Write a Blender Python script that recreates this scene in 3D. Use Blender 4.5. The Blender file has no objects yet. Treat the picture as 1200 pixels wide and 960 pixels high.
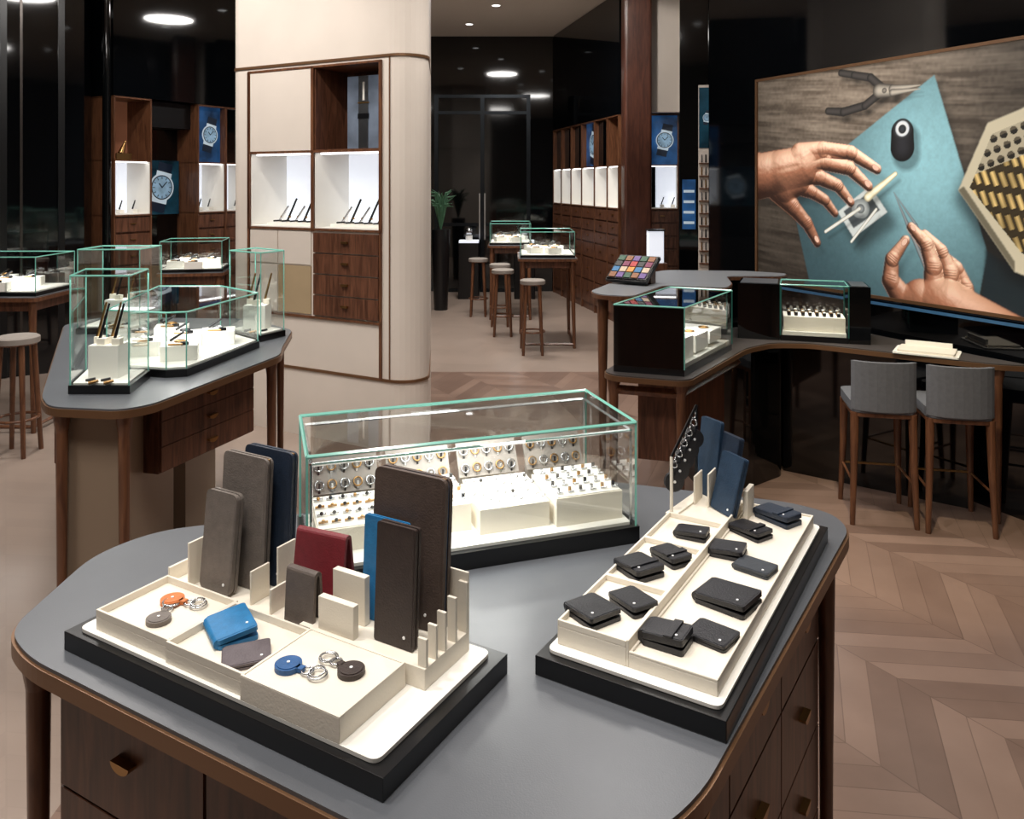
import bpy, bmesh, math, random
import numpy as np
from mathutils import Matrix, Vector
random.seed(7)
S = bpy.context.scene
try:
    S.view_settings.view_transform = 'Standard'
except Exception: pass

# ------------------------------------------------------------------ colour
def lin(h):
    if isinstance(h, str):
        h = h.lstrip('#'); c = [int(h[i:i+2], 16)/255 for i in (0, 2, 4)]
    else: c = list(h)
    return [(x/12.92 if x <= .04045 else ((x+.055)/1.055)**2.4) for x in c]

def newmat(name):
    m = bpy.data.materials.new(name); m.use_nodes = True
    nt = m.node_tree; b = nt.nodes['Principled BSDF']
    return m, nt, b

def pmat(name, col, rough=.5, metal=0., noise=None, bump=None, emis=0., spec=.5, coat=0., ecol=None):
    m, nt, b = newmat(name)
    c = lin(col)
    b.inputs['Base Color'].default_value = (*c, 1)
    b.inputs['Roughness'].default_value = rough
    b.inputs['Metallic'].default_value = metal
    b.inputs['Specular IOR Level'].default_value = spec
    b.inputs['Coat Weight'].default_value = coat
    if emis:
        b.inputs['Emission Color'].default_value = (*(lin(ecol) if ecol else c), 1)
        b.inputs['Emission Strength'].default_value = emis
    tc = nt.nodes.new('ShaderNodeTexCoord')
    if noise:
        n = nt.nodes.new('ShaderNodeTexNoise'); n.inputs['Scale'].default_value = noise[0]
        n.inputs['Detail'].default_value = 4
        nt.links.new(tc.outputs['Object'], n.inputs['Vector'])
        r = nt.nodes.new('ShaderNodeValToRGB')
        a = noise[1]
        r.color_ramp.elements[0].position = .3; r.color_ramp.elements[1].position = .7
        r.color_ramp.elements[0].color = (*[x*(1-a) for x in c], 1)
        r.color_ramp.elements[1].color = (*[min(1, x*(1+a)) for x in c], 1)
        nt.links.new(n.outputs['Fac'], r.inputs['Fac'])
        nt.links.new(r.outputs['Color'], b.inputs['Base Color'])
        if emis: nt.links.new(r.outputs['Color'], b.inputs['Emission Color'])
    if bump:
        n = nt.nodes.new('ShaderNodeTexNoise'); n.inputs['Scale'].default_value = bump[0]
        nt.links.new(tc.outputs['Object'], n.inputs['Vector'])
        bp = nt.nodes.new('ShaderNodeBump'); bp.inputs['Strength'].default_value = bump[1]
        bp.inputs['Distance'].default_value = .002
        nt.links.new(n.outputs['Fac'], bp.inputs['Height'])
        nt.links.new(bp.outputs['Normal'], b.inputs['Normal'])
    return m

def wood(name, c1, c2, rough=.35, scale=(14, 14, 1.6)):
    m, nt, b = newmat(name)
    tc = nt.nodes.new('ShaderNodeTexCoord'); mp = nt.nodes.new('ShaderNodeMapping')
    mp.inputs['Scale'].default_value = scale
    n = nt.nodes.new('ShaderNodeTexNoise'); n.inputs['Scale'].default_value = 3
    n.inputs['Detail'].default_value = 6; n.inputs['Distortion'].default_value = .8
    r = nt.nodes.new('ShaderNodeValToRGB')
    r.color_ramp.elements[0].position = .32; r.color_ramp.elements[1].position = .7
    r.color_ramp.elements[0].color = (*lin(c1), 1); r.color_ramp.elements[1].color = (*lin(c2), 1)
    nt.links.new(tc.outputs['Object'], mp.inputs['Vector']); nt.links.new(mp.outputs['Vector'], n.inputs['Vector'])
    nt.links.new(n.outputs['Fac'], r.inputs['Fac']); nt.links.new(r.outputs['Color'], b.inputs['Base Color'])
    b.inputs['Roughness'].default_value = rough
    return m

def glassmat(name, tint=(.955, .985, .975)):
    m, nt, b = newmat(name); nt.nodes.remove(b)
    out = nt.nodes['Material Output']
    t = nt.nodes.new('ShaderNodeBsdfTransparent'); t.inputs['Color'].default_value = (*tint, 1)
    g = nt.nodes.new('ShaderNodeBsdfGlossy'); g.inputs['Roughness'].default_value = .02
    lw = nt.nodes.new('ShaderNodeLayerWeight'); lw.inputs['Blend'].default_value = .5
    p = nt.nodes.new('ShaderNodeMath'); p.operation = 'POWER'; p.inputs[1].default_value = 2.8
    q = nt.nodes.new('ShaderNodeMath'); q.operation = 'MULTIPLY_ADD'; q.inputs[1].default_value = .8; q.inputs[2].default_value = .12
    mx = nt.nodes.new('ShaderNodeMixShader')
    nt.links.new(lw.outputs['Facing'], p.inputs[0]); nt.links.new(p.outputs[0], q.inputs[0])
    nt.links.new(q.outputs[0], mx.inputs['Fac']); nt.links.new(t.outputs[0], mx.inputs[1]); nt.links.new(g.outputs[0], mx.inputs[2])
    nt.links.new(mx.outputs[0], out.inputs['Surface'])
    return m

WALNUT = wood('walnut', '#42271b', '#744c38')
WALNUT2 = wood('walnut_frame', '#4f3021', '#785037', .3)
BRONZE = pmat('bronze_trim', '#7a5a40', .35, .5)
CREAM = pmat('cream_panel', '#d6cbc0', .6, noise=(3, .03))
CREAM2 = pmat('cream_leatherette', '#e8e0d1', .6, bump=(300, .15))
TAN = pmat('tan_leather_panel', '#a89374', .6, noise=(5, .06))
WHITE = pmat('white_lacquer', '#f1eee6', .45)
GREYTOP = pmat('slate_table_leather', '#585b60', .34, noise=(6, .05), bump=(400, .08))
BLACKG = pmat('black_gloss_glass', '#050607', .06, spec=.7)
BLACKW = pmat('black_wall_glass', '#07090c', .05, spec=.7)
BLACKM = pmat('black_lacquer', '#0e0e10', .28)
BRASS = pmat('brass', '#a98455', .35, 1.)
STEEL = pmat('steel', '#c9cbce', .25, 1.)
TEAL = pmat('green_glass_edge', '#74b5a6', .15, emis=.06)
GLASS = glassmat('clear_glass')
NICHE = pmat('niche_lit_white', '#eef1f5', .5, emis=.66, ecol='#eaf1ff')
NICHEW = pmat('light_strip', '#ffffff', .5, emis=3.)
SEAT = pmat('grey_upholstery', '#606268', .8, noise=(60, .08))
SEATL = pmat('light_upholstery', '#8d857e', .8)

# ------------------------------------------------------------------ mesh builder
class MB:
    def __init__(s): s.bm = bmesh.new(); s.mats = []; s.M = Matrix()
    def mi(s, m):
        if m not in s.mats: s.mats.append(m)
        return s.mats.index(m)
    def add(s, vs, fs, mat, smooth=False):
        i = s.mi(mat); bv = [s.bm.verts.new(s.M @ Vector(v)) for v in vs]
        for f in fs:
            try:
                fc = s.bm.faces.new([bv[k] for k in f]); fc.material_index = i; fc.smooth = smooth
            except ValueError: pass
    def box(s, c, d, mat, rz=0, R=None):
        R = R if R is not None else Matrix.Rotation(rz, 3, 'Z')
        vs = []
        for x in (-.5, .5):
            for y in (-.5, .5):
                for z in (-.5, .5):
                    vs.append(Vector(c) + R @ Vector((x*d[0], y*d[1], z*d[2])))
        s.add(vs, [(0, 1, 3, 2), (4, 6, 7, 5), (0, 4, 5, 1), (2, 3, 7, 6), (0, 2, 6, 4), (1, 5, 7, 3)], mat)
    def bx(s, x0, x1, y0, y1, z0, z1, mat):
        s.box(((x0+x1)/2, (y0+y1)/2, (z0+z1)/2), (x1-x0, y1-y0, z1-z0), mat)
    def prism(s, pts, z0, z1, mat, smooth=False, capmat=None):
        n = len(pts)
        a = sum(pts[i][0]*pts[(i+1) % n][1]-pts[(i+1) % n][0]*pts[i][1] for i in range(n))
        if a < 0: pts = pts[::-1]
        vs = [(p[0], p[1], z0) for p in pts]+[(p[0], p[1], z1) for p in pts]
        s.add(vs, [tuple(range(n))[::-1]] + [(i, (i+1) % n, n+(i+1) % n, n+i) for i in range(n)], mat, smooth)
        s.add([(p[0], p[1], z1) for p in pts], [tuple(range(n))], capmat or mat)
    def cone(s, p0, p1, r0, r1, mat, n=12, smooth=True, ph=0):
        p0 = Vector(p0); p1 = Vector(p1); d = (p1-p0).normalized()
        u = d.orthogonal().normalized() if abs(d.z) < .98 else Vector((1, 0, 0))
        u = (u - d*u.dot(d)).normalized(); w = d.cross(u)
        vs = []
        for p, r in ((p0, r0), (p1, r1)):
            for i in range(n):
                a = 2*math.pi*i/n+ph
                vs.append(p+(u*math.cos(a)+w*math.sin(a))*r)
        fs = [(i, (i+1) % n, n+(i+1) % n, n+i) for i in range(n)]
        s.add(vs, fs, mat, smooth)
        s.add(vs[:n], [tuple(range(n))[::-1]], mat); s.add(vs[n:], [tuple(range(n))], mat)
    def bar(s, p0, p1, w0, w1, mat):
        s.cone(p0, p1, w0*.707, w1*.707, mat, 4, False, math.pi/4)
    def tube(s, pts, rs, mat, n=10):
        for i in range(len(pts)-1):
            s.cone(pts[i], pts[i+1], rs[i], rs[i+1], mat, n)
    def torus(s, c, R, r, mat, rot=None, n=20, k=8):
        rot = rot or Matrix.Identity(3); vs = []; fs = []
        for i in range(n):
            a = 2*math.pi*i/n
            for j in range(k):
                b = 2*math.pi*j/k
                vs.append(Vector(c)+rot @ Vector(((R+r*math.cos(b))*math.cos(a), (R+r*math.cos(b))*math.sin(a), r*math.sin(b))))
                fs.append((i*k+j, ((i+1) % n)*k+j, ((i+1) % n)*k+(j+1) % k, i*k+(j+1) % k))
        s.add(vs, fs, mat, True)
    def sphere(s, c, r, mat, sc=(1, 1, 1), n=12, k=8):
        vs = [Vector(c)+Vector((0, 0, -r*sc[2]))]; fs = []
        for j in range(1, k):
            t = math.pi*j/k-math.pi/2
            for i in range(n):
                a = 2*math.pi*i/n
                vs.append(Vector(c)+Vector((r*sc[0]*math.cos(t)*math.cos(a), r*sc[1]*math.cos(t)*math.sin(a), r*sc[2]*math.sin(t))))
        vs.append(Vector(c)+Vector((0, 0, r*sc[2])))
        for i in range(n): fs.append((0, 1+(i+1) % n, 1+i)); fs.append((len(vs)-1, 1+(k-2)*n+i, 1+(k-2)*n+(i+1) % n))
        for j in range(k-2):
            for i in range(n): fs.append((1+j*n+i, 1+j*n+(i+1) % n, 1+(j+1)*n+(i+1) % n, 1+(j+1)*n+i))
        s.add(vs, fs, mat, True)
    def seg(s, p0, p1, z0, z1, o0, o1, mat, a=0., b=1.):
        """slab along wall segment p0->p1 (fractions a..b) from offset o0 to o1 on its right-hand side"""
        p0 = Vector(p0); p1 = Vector(p1); d = p1-p0; n = Vector((d.y, -d.x)).normalized()
        q0 = p0+d*a; q1 = p0+d*b
        s.prism([tuple(q0+n*o0), tuple(q1+n*o0), tuple(q1+n*o1), tuple(q0+n*o1)], z0, z1, mat)
    def obj(s, name, loc=(0, 0, 0), rz=0, bevel=0, seg=2, parent=None):
        me = bpy.data.meshes.new(name); s.bm.to_mesh(me); s.bm.free()
        for m in s.mats: me.materials.append(m)
        o = bpy.data.objects.new(name, me); S.collection.objects.link(o)
        o.location = loc; o.rotation_euler = (0, 0, rz)
        if bevel:
            b = o.modifiers.new('bevel', 'BEVEL'); b.width = bevel; b.segments = seg; b.limit_method = 'ANGLE'; b.angle_limit = math.radians(40)
        if parent: o.parent = parent
        return o

def round_poly(pts, r, n=6):
    out = []; N = len(pts)
    for i in range(N):
        p = Vector(pts[i]); a = Vector(pts[i-1]); b = Vector(pts[(i+1) % N])
        da = (a-p); db = (b-p); rr = min(r, da.length*.45, db.length*.45)
        s0 = p+da.normalized()*rr; s1 = p+db.normalized()*rr
        for k in range(n+1):
            t = k/n; out.append(tuple(s0*(1-t)**2+p*2*t*(1-t)+s1*t*t))
    return out
def inset(pts, d):
    N = len(pts); a = sum(pts[i][0]*pts[(i+1) % N][1]-pts[(i+1) % N][0]*pts[i][1] for i in range(N))
    if a < 0: pts = pts[::-1]
    out = []
    for i in range(N):
        p0 = Vector(pts[i-1]); p1 = Vector(pts[i]); p2 = Vector(pts[(i+1) % N])
        d0 = (p1-p0).normalized(); d1 = (p2-p1).normalized()
        n0 = Vector((-d0.y, d0.x)); n1 = Vector((-d1.y, d1.x))
        m = (n0+n1).normalized(); k = d/max(.3, m.dot(n0)); out.append(tuple(p1+m*k))
    return out
def rrect(w, d, r, n=5): return round_poly([(-w/2, -d/2), (w/2, -d/2), (w/2, d/2), (-w/2, d/2)], r, n)

# ------------------------------------------------------------------ room shell
def floor_mat():
    m, nt, b = newmat('chevron_parquet')
    N = nt.nodes.new; L = nt.links.new
    tc = N('ShaderNodeTexCoord'); mp = N('ShaderNodeMapping'); mp.inputs['Rotation'].default_value = (0, 0, math.radians(-32))
    L(tc.outputs['Object'], mp.inputs['Vector'])
    sp = N('ShaderNodeSeparateXYZ'); L(mp.outputs['Vector'], sp.inputs[0])
    sw = N('ShaderNodeSeparateXYZ'); L(tc.outputs['Object'], sw.inputs[0])
    def M(op, a, b_=None, c=None):
        x = N('ShaderNodeMath'); x.operation = op
        for i, v in enumerate((a, b_, c)):
            if v is None: continue
            if isinstance(v, (int, float)): x.inputs[i].default_value = v
            else: L(v, x.inputs[i])
        return x.outputs[0]
    col = M('FLOOR', M('DIVIDE', sp.outputs['X'], .42))
    pp = M('PINGPONG', sp.outputs['X'], .42)
    yy = M('DIVIDE', M('ADD', sp.outputs['Y'], M('MULTIPLY', pp, .8)), .115)
    row = M('FLOOR', yy); fr = M('FRACT', yy)
    cx = N('ShaderNodeCombineXYZ'); L(col, cx.inputs[0]); L(row, cx.inputs[1])
    wn = N('ShaderNodeTexWhiteNoise'); L(cx.outputs[0], wn.inputs['Vector'])
    gap = M('MAXIMUM', M('LESS_THAN', fr, .035), M('LESS_THAN', M('FRACT', M('DIVIDE', sp.outputs['X'], .42)), .010))
    nz = N('ShaderNodeTexNoise'); nz.inputs['Scale'].default_value = 5; nz.inputs['Detail'].default_value = 5
    L(tc.outputs['Object'], nz.inputs['Vector'])
    f = M('ADD', M('MULTIPLY', wn.outputs['Value'], .6), M('MULTIPLY', nz.outputs['Fac'], .55))
    r = N('ShaderNodeValToRGB'); r.color_ramp.elements[0].color = (*lin('#6c564b'), 1); r.color_ramp.elements[1].color = (*lin('#937a6c'), 1)
    r.color_ramp.elements[0].position = .15
    L(f, r.inputs['Fac'])
    mx = N('ShaderNodeMix'); mx.data_type = 'RGBA'; L(M('MULTIPLY', gap, .45), mx.inputs['Factor']); L(r.outputs['Color'], mx.inputs['A'])
    mx.inputs['B'].default_value = (*lin('#463228'), 1)
    st = N('ShaderNodeValToRGB'); st.color_ramp.elements[0].color = (*lin('#94857a'), 1); st.color_ramp.elements[1].color = (*lin('#ab9c91'), 1)
    n2 = N('ShaderNodeTexNoise'); n2.inputs['Scale'].default_value = 1.6; n2.inputs['Detail'].default_value = 6; L(tc.outputs['Object'], n2.inputs['Vector']); L(n2.outputs['Fac'], st.inputs['Fac'])
    zone = M('MAXIMUM', M('GREATER_THAN', sw.outputs['Y'], 7.1), M('LESS_THAN', sw.outputs['X'], -1.2))
    m2 = N('ShaderNodeMix'); m2.data_type = 'RGBA'; L(M('MULTIPLY', zone, .75), m2.inputs['Factor']); L(mx.outputs['Result'], m2.inputs['A']); L(st.outputs['Color'], m2.inputs['B'])
    L(m2.outputs['Result'], b.inputs['Base Color']); b.inputs['Roughness'].default_value = .3
    return m
mb = MB(); mb.bx(-6, 5, -3, 12.8, -.1, 0, floor_mat()); mb.obj('floor')
CEIL = pmat('ceiling_plaster', '#e0d3c6', .7)
mb = MB(); mb.bx(-6, 5, -3, 12.8, 3.9, 4.0, CEIL)
mb.obj('ceiling')
mb = MB(); mb.bx(-6, 5, 12.4, 12.6, 0, 3.9, BLACKW); mb.obj('wall_back')
mb = MB(); mb.bx(-6, -5.8, -3, 12.4, 0, 3.9, BLACKW); mb.obj('wall_left')
mb = MB(); mb.bx(-6, 5, -3.1, -2.9, 0, 3.9, pmat('front_wall_panel', '#4a4038', .6)); mb.obj('wall_front')
D = Vector((.4267, -.9044)); P0 = Vector((1.70, 5.60)); NR = Vector((.9044, .4267))
a0 = P0-D*.56; a1 = P0+D*6.2
wr = [tuple(a0+NR*.03), tuple(a1+NR*.03), tuple(a1+NR*.3), tuple(a0+NR*.3)]
mb = MB(); mb.prism(wr, 0, 3.9, BLACKW); mb.obj('wall_right')
q0 = a0+NR*.03
mb = MB(); mb.prism([(q0.x, q0.y+.01), (1.95, 9.30), (2.2, 9.30), (q0.x+.3, q0.y+.15)], 0, 3.9, BLACKW); mb.obj('wall_right_return')
mb = MB(); mb.prism([(-5.8, 5.9), (-3.80, 7.2), (-3.84, 7.4), (-5.8, 6.2)], 0, 3.9, BLACKW)
mb.obj('wall_left_return')
FIN = pmat('smoked_bronze_fin', '#4a4440', .25, .6)
mb = MB()
for t in (.15, .35, .55, .75, .93):
    x = -5.8+2.0*t; y = 5.9+1.3*t
    mb.box((x, y-.02, 1.95), (.05, .03, 3.88), BLACKM, math.radians(33))
    if t in (.35, .75): mb.box((x+.12, y+.03, 1.9), (.02, .02, 3.7), FIN, math.radians(33))
mb.obj('trim_left')

# ------------------------------------------------------------------ column cabinet
mb = MB()
def col_poly(notch=False, grow=0.):
    pts = []
    r = .15+grow
    for k in range(0, 11):
        a = math.radians(-90+125*k/10); pts.append((1.2+r*math.cos(a), .15+r*math.sin(a)))
    pts += [(.85, .95), (0, .95), (-.2-grow, .6)]
    for k in range(0, 6):
        a = math.radians(180+90*k/5); pts.append((-.1+(.08+grow)*math.cos(a), .08+(.08+grow)*math.sin(a)))
    if notch: pts += [(0, 0), (0, .36), (1.141, .36), (1.141, 0)]
    return pts
mb.prism(col_poly(), 0, 1.36, CREAM)
mb.prism(col_poly(True), 1.36, 2.41, CREAM)
mb.prism(col_poly(), 2.41, 3.9, CREAM)
mb.prism(col_poly(grow=.008), .43, .447, BRONZE)
mb.prism(col_poly(grow=.008), 2.43, 2.447, BRONZE)
mb.bx(1.195, 1.203, -.006, .01, .44, 2.43, BRONZE)
for x in (0, .571, 1.125):
    mb.bx(x-.004, x+.018, -.012, .35, 1.34, 2.41, WALNUT2)
for z in (1.345, 1.85, 2.40):
    mb.bx(0, 1.141, -.012, .35, z, z+.014, WALNUT2)
mb.bx(-.006, .012, -.012, .005, .79, 2.41, WALNUT2); mb.bx(1.123, 1.141, -.012, .005, .44, 1.36, WALNUT2)
mb.bx(0, 1.141, -.012, .005, .775, .79, WALNUT2)
for x0, x1 in ((.02, .567), (.593, 1.12)):
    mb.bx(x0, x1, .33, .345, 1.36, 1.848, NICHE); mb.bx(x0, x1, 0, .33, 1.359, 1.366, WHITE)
    mb.bx(x0, x0+.006, 0, .33, 1.366, 1.848, WHITE); mb.bx(x1-.006, x1, 0, .33, 1.366, 1.848, WHITE)
    mb.bx(x0+.03, x1-.03, .02, .05, 1.838, 1.848, NICHEW)
mb.bx(.02, .567, -.008, .03, 1.866, 2.398, CREAM)
mb.bx(.593, 1.12, .32, .345, 1.866, 2.398, WALNUT); mb.bx(.593, .60, 0, .33, 1.866, 2.398, WALNUT); mb.bx(1.113, 1.12, 0, .33, 1.866, 2.398, WALNUT)
mb.bx(.6, 1.11, 0, .33, 1.864, 1.87, WALNUT)
mb.bx(.02, .27, -.008, .01, 1.12, 1.335, CREAM); mb.bx(.28, .565, -.008, .01, 1.12, 1.335, CREAM)
mb.bx(.02, .27, -.008, .01, .80, 1.11, CREAM); mb.bx(.28, .565, -.008, .01, .80, 1.11, TAN)
for i in range(4):
    z0 = .80+i*.135
    mb.bx(.593, 1.12, -.016, .01, z0, z0+.127, WALNUT)
    mb.box((.86, -.025, z0+.07), (.05, .014, .014), BRASS)
CA = -28.8
colo = mb.obj('column_display_cabinet', (-1.8, 5.55, 0), math.radians(CA))
def CL(x, y, z):
    v = Matrix.Rotation(math.radians(CA), 3, 'Z') @ Vector((x, y, 0)); return (v.x-1.8, v.y+5.55, z)
PENB = pmat('black_resin', '#15161a', .2)
for xs in (.3, .86):
    mb = MB()
    mb.box((0, .03, .01), (.40, .16, .02), WHITE)
    for k in range(5):
        x = -.15+k*.075
        mb.cone((x-.03, .04, .021), (x+.05, .05, .13+.05*(k % 2)), .008, .007, PENB if k % 2 else STEEL, 8)
        mb.cone((x-.010, .043, .05), (x-.006, .044, .058), .009, .009, BRASS, 8)
        mb.cone((x-.01, -.03, .027), (x+.05, -.02, .031), .006, .006, PENB, 8)
        mb.box((x+.03, -.01, .024), (.02, .03, .008), CREAM2)
    mb.obj('pen_display_stand', CL(xs, .12, 1.367), math.radians(CA))
mb = MB()
mb.bx(-.13, .13, 0, .012, 0, .48, pmat('advert_print', '#59616d', .3, noise=(5, .4), emis=.45))
mb.bx(-.035, .045, -.004, 0, .0, .48, STEEL); mb.bx(-.04, .05, -.006, -.001, .2, .235, BLACKM); mb.bx(-.04, .05, -.006, -.001, .30, .31, BRASS); mb.bx(.0, .015, -.006, -.001, .32, .44, WHITE)
mb.obj('pen_advert_panel', CL(.86, .16, 1.871), math.radians(CA))

# ------------------------------------------------------------------ wall display units
BLUEP = pmat('watch_screen_blue', '#1a3c62', .3, noise=(4, .85), emis=.7)
DARKSCR = pmat('dark_screen', '#10303e', .2, emis=.4, noise=(4, .8))
DIAL = pmat('dial_blue', '#7f9db4', .3, emis=.35, noise=(12, .3)); DIALW = pmat('dial_silver', '#b4c4cf', .3, emis=.4)
STRAP = pmat('strap_dark', '#0d1c2e', .4, emis=.2)
NWAL = pmat('walnut_niche_glow', '#8a5a42', .5, emis=.2)  # walnut back with a faint warm glow put into the material
def watch_screen(mb, x0, x1, z0, z1, y, scr=BLUEP):
    """rectangular lit screen showing a wrist-watch, tilted, with case, dial, hour marks and strap"""
    mb.bx(x0, x1, y, y+.03, z0, z1, scr)
    cx = (x0+x1)/2+(x1-x0)*.08; cz = (z0+z1)/2; r = min((x1-x0)*.30, (z1-z0)*.26); T = .22; R = Matrix.Rotation(T, 3, 'Y')
    mb.box((cx, y-.002, cz), (r*1.15, .004, min((z1-z0)*.92, r*3.7)), STRAP, R=R)
    mb.box((cx, y-.004, cz), (r*1.25, .003, r*2.25), DIALW, R=R)
    mb.cone((cx, y-.002, cz), (cx, y-.008, cz), r, r, DIALW, 28); mb.cone((cx, y-.008, cz), (cx, y-.009, cz), r*.88, r*.88, STRAP, 28); mb.cone((cx, y-.009, cz), (cx, y-.0105, cz), r*.80, r*.80, DIAL, 28)
    for k in range(12):
        a = k*math.pi/6; mb.box((cx+r*.68*math.sin(a), y-.012, cz+r*.68*math.cos(a)), (r*.05, .002, r*.16), STRAP, R=Matrix.Rotation(a, 3, 'Y'))
    mb.box((cx+r*.2, y-.012, cz+r*.2), (r*.07, .002, r*.6), STRAP, R=Matrix.Rotation(.78, 3, 'Y'))
    mb.box((cx-r*.12, y-.012, cz+r*.14), (r*.08, .002, r*.42), STRAP, R=Matrix.Rotation(-.7, 3, 'Y'))
def unit(name, p0, p1, cells):
    p0 = Vector(p0); p1 = Vector(p1); d = p1-p0; L = d.length; rz = math.atan2(d.y, d.x)
    mb = MB(); dep = .4
    mb.bx(0, L, dep, dep+.05, 0, 3.89, BLACKW)
    mb.bx(0, L, .0, dep, 2.46, 3.89, BLACKW)
    for x0, x1, top in cells:
        if top == 'dark_bay':
            mb.bx(x0, x1, .02, dep, 0, .9, BLACKM); mb.bx(x0, x1, .1, dep, 2.2, 2.45, BLACKM)
            mb.bx(x0, x1, .3, .38, .9, 2.2, BLACKG)
            watch_screen(mb, x0+.02, x1-.02, 1.34, 1.88, .25, DARKSCR)
            continue
        mb.bx(x0, x0+.015, -.01, dep, 0, 2.45, WALNUT2); mb.bx(x1-.015, x1, -.01, dep, 0, 2.45, WALNUT2)
        mb.bx(x0+.015, x1-.015, .01, dep, 0, 1.345, WALNUT)
        zz_ = (.1, .4, .7, .9, 1.05, 1.2, 1.35)
        for z, zz in zip(zz_[:-1], zz_[1:]):
            mb.bx(x0+.02, x1-.02, -.006, .012, z, zz-.02, WALNUT); mb.box(((x0+x1)/2, -.012, (z+zz)/2), (.05, .012, .012), BRASS)
        for z in (1.345, 1.855, 2.44): mb.bx(x0, x1, -.01, dep, z, z+.014, WALNUT2)
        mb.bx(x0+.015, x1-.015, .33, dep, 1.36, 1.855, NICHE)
        mb.bx(x0+.015, x0+.021, 0, .33, 1.36, 1.855, WHITE); mb.bx(x1-.021, x1-.015, 0, .33, 1.36, 1.855, WHITE)
        mb.bx(x0+.015, x1-.015, 0, .33, 1.359, 1.366, WHITE); mb.bx(x0+.03, x1-.03, .02, .05, 1.845, 1.855, NICHEW)
        n = max(2, int((x1-x0)/.12))
        for k in range(n):
            x = x0+.06+(x1-x0-.12)*k/(n-1)
            mb.box((x, .18, 1.385), (.05, .06, .036), WHITE); mb.cone((x-.01, .18, 1.405), (x+.02, .18, 1.49), .008, .006, PENB, 6)
        if top == 'blue':
            watch_screen(mb, x0+.015, x1-.015, 1.87, 2.44, .06)
        elif top == 'walnut':
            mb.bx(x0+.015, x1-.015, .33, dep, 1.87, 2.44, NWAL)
            mb.box(((x0+x1)/2, .17, 1.905), (.16, .1, .06), BRASS); mb.cone(((x0+x1)/2, .17, 1.935), ((x0+x1)/2+.05, .17, 2.05), .03, .01, BRASS)
        elif top == 'dark':
            mb.bx(x0+.015, x1-.015, .05, .1, 1.87, 2.44, BLACKG)
        else:
            mb.bx(x0+.015, x1-.015, .0, .1, 1.87, 2.44, CREAM)
    mb.obj(name, (p0.x, p0.y, 0), rz)
unit('wall_display_cabinet', (-3.64, 7.4), (-2.70, 9.14), [(0, .40, 'walnut'), (.40, .94, 'dark_bay'), (.94, 1.3, 'blue'), (1.3, 1.66, 'dark'), (1.66, 1.97, 'dark')])
unit('wall_display_cabinet', (.63, 12.3), (1.25, 9.45), [(0, .45, 'dark'), (.45, .95, 'dark'), (.95, 1.45, 'dark'), (1.45, 2.0, 'blue'), (2.0, 2.5, 'dark'), (2.5, 2.91, 'walnut')])
unit('wall_display_cabinet', (1.56, 9.42), (1.93, 9.36), [(0, .37, 'blue')])
mb = MB(); mb.bx(1.55, 1.93, 9.2, 9.34, 2.46, 3.89, CREAM); mb.obj('cream_bulkhead')
mb = MB(); mb.prism(rrect(.3, .3, .03), 0, 3.89, wood('pillar_walnut', '#3a2018', '#523024', .3))
mb.obj('walnut_pillar', (1.38, 9.0, 0))
mb = MB(); mb.cone((0, 0, 0), (0, 0, 3.9), .035, .035, BLACKG, 20); mb.cone((0, 0, 0), (0, 0, .02), .07, .07, BLACKM, 20)
mb.obj('black_pole', (-3.5, 7.0, 0))
mb = MB(); mb.bx(-.1, .1, -.1, .1, 0, .9, WALNUT); mb.bx(-.07, .07, -.07, .07, .901, 1.2, NICHE); mb.bx(-.08, .08, -.08, .08, 1.2, 1.215, BLACKM)
mb.obj('cube_table_lamp', (1.36, 7.7, 0), bevel=.004)
mb = MB()
mb.bx(-.15, .11, .0, .15, 0, 3.89, BLACKG)
mb.bx(-.01, .10, -.02, 0, .98, 2.4, CREAM)
for j in range(9):
    z = 1.05+j*.095
    for i in range(3):
        x = .015+i*.03; mb.cone((x, -.03, z), (x, -.03, z+.06), .006, .005, [PENB, BRASS, STEEL][(i+j) % 3], 6)
    mb.bx(-.005, .095, -.045, -.02, z-.012, z-.004, WALNUT2)
mb.bx(-.13, -.03, -.02, 0, 1.3, 1.68, BLUEP)
for j in range(4): mb.bx(-.12, -.04, -.024, -.02, 1.34+j*.08, 1.36+j*.08, DIALW)
watch_screen(mb, -.005, .095, 1.92, 2.38, -.026, DARKSCR)
mb.obj('pen_wall_panel', (1.435, 6.20, 0), math.radians(-12))

# rear entrance door
mb = MB()
FR = pmat('dark_metal_frame', '#2a2e32', .25, .8)
for x in (-1.05, -.35, .35): mb.bx(x-.03, x+.03, -.03, .03, 0, 3.0, FR)
for z in (.0, 1.0, 2.7, 2.95): mb.bx(-1.05, .35, -.025, .025, z, z+.05, FR)
mb.bx(-1.02, .32, -.004, .004, .05, 2.95, BLACKG)
mb.bx(-.40, -.38, -.08, -.06, .8, 1.5, STEEL); mb.bx(-.32, -.30, -.08, -.06, .8, 1.5, STEEL)
for z in (.8, 1.48): mb.bx(-.40, -.38, -.06, -.03, z, z+.02, STEEL); mb.bx(-.32, -.30, -.06, -.03, z, z+.02, STEEL)
mb.obj('door_1', (-.1, 12.33, 0))
mb = MB(); GREEN = pmat('plant_green', '#3d6449', .5, noise=(8, .4))
mb.cone((0, 0, 0), (0, 0, 1.05), .09, .12, BLACKM, 20)
for k in range(30):
    a = k*2.4; l = .32+.2*random.random(); t = .2+.15*random.random()
    p = Vector((0, 0, 1.03)); q = p+Vector((math.cos(a)*t*.3, math.sin(a)*t*.3, l)); e = q+Vector((math.cos(a)*t*.4, math.sin(a)*t*.4, -.02+.1*random.random()))
    mb.tube([p, q, e], [.006, .012, .002], GREEN, 5)
mb.obj('potted_plant', (-.93, 10.6, 0))
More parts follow.
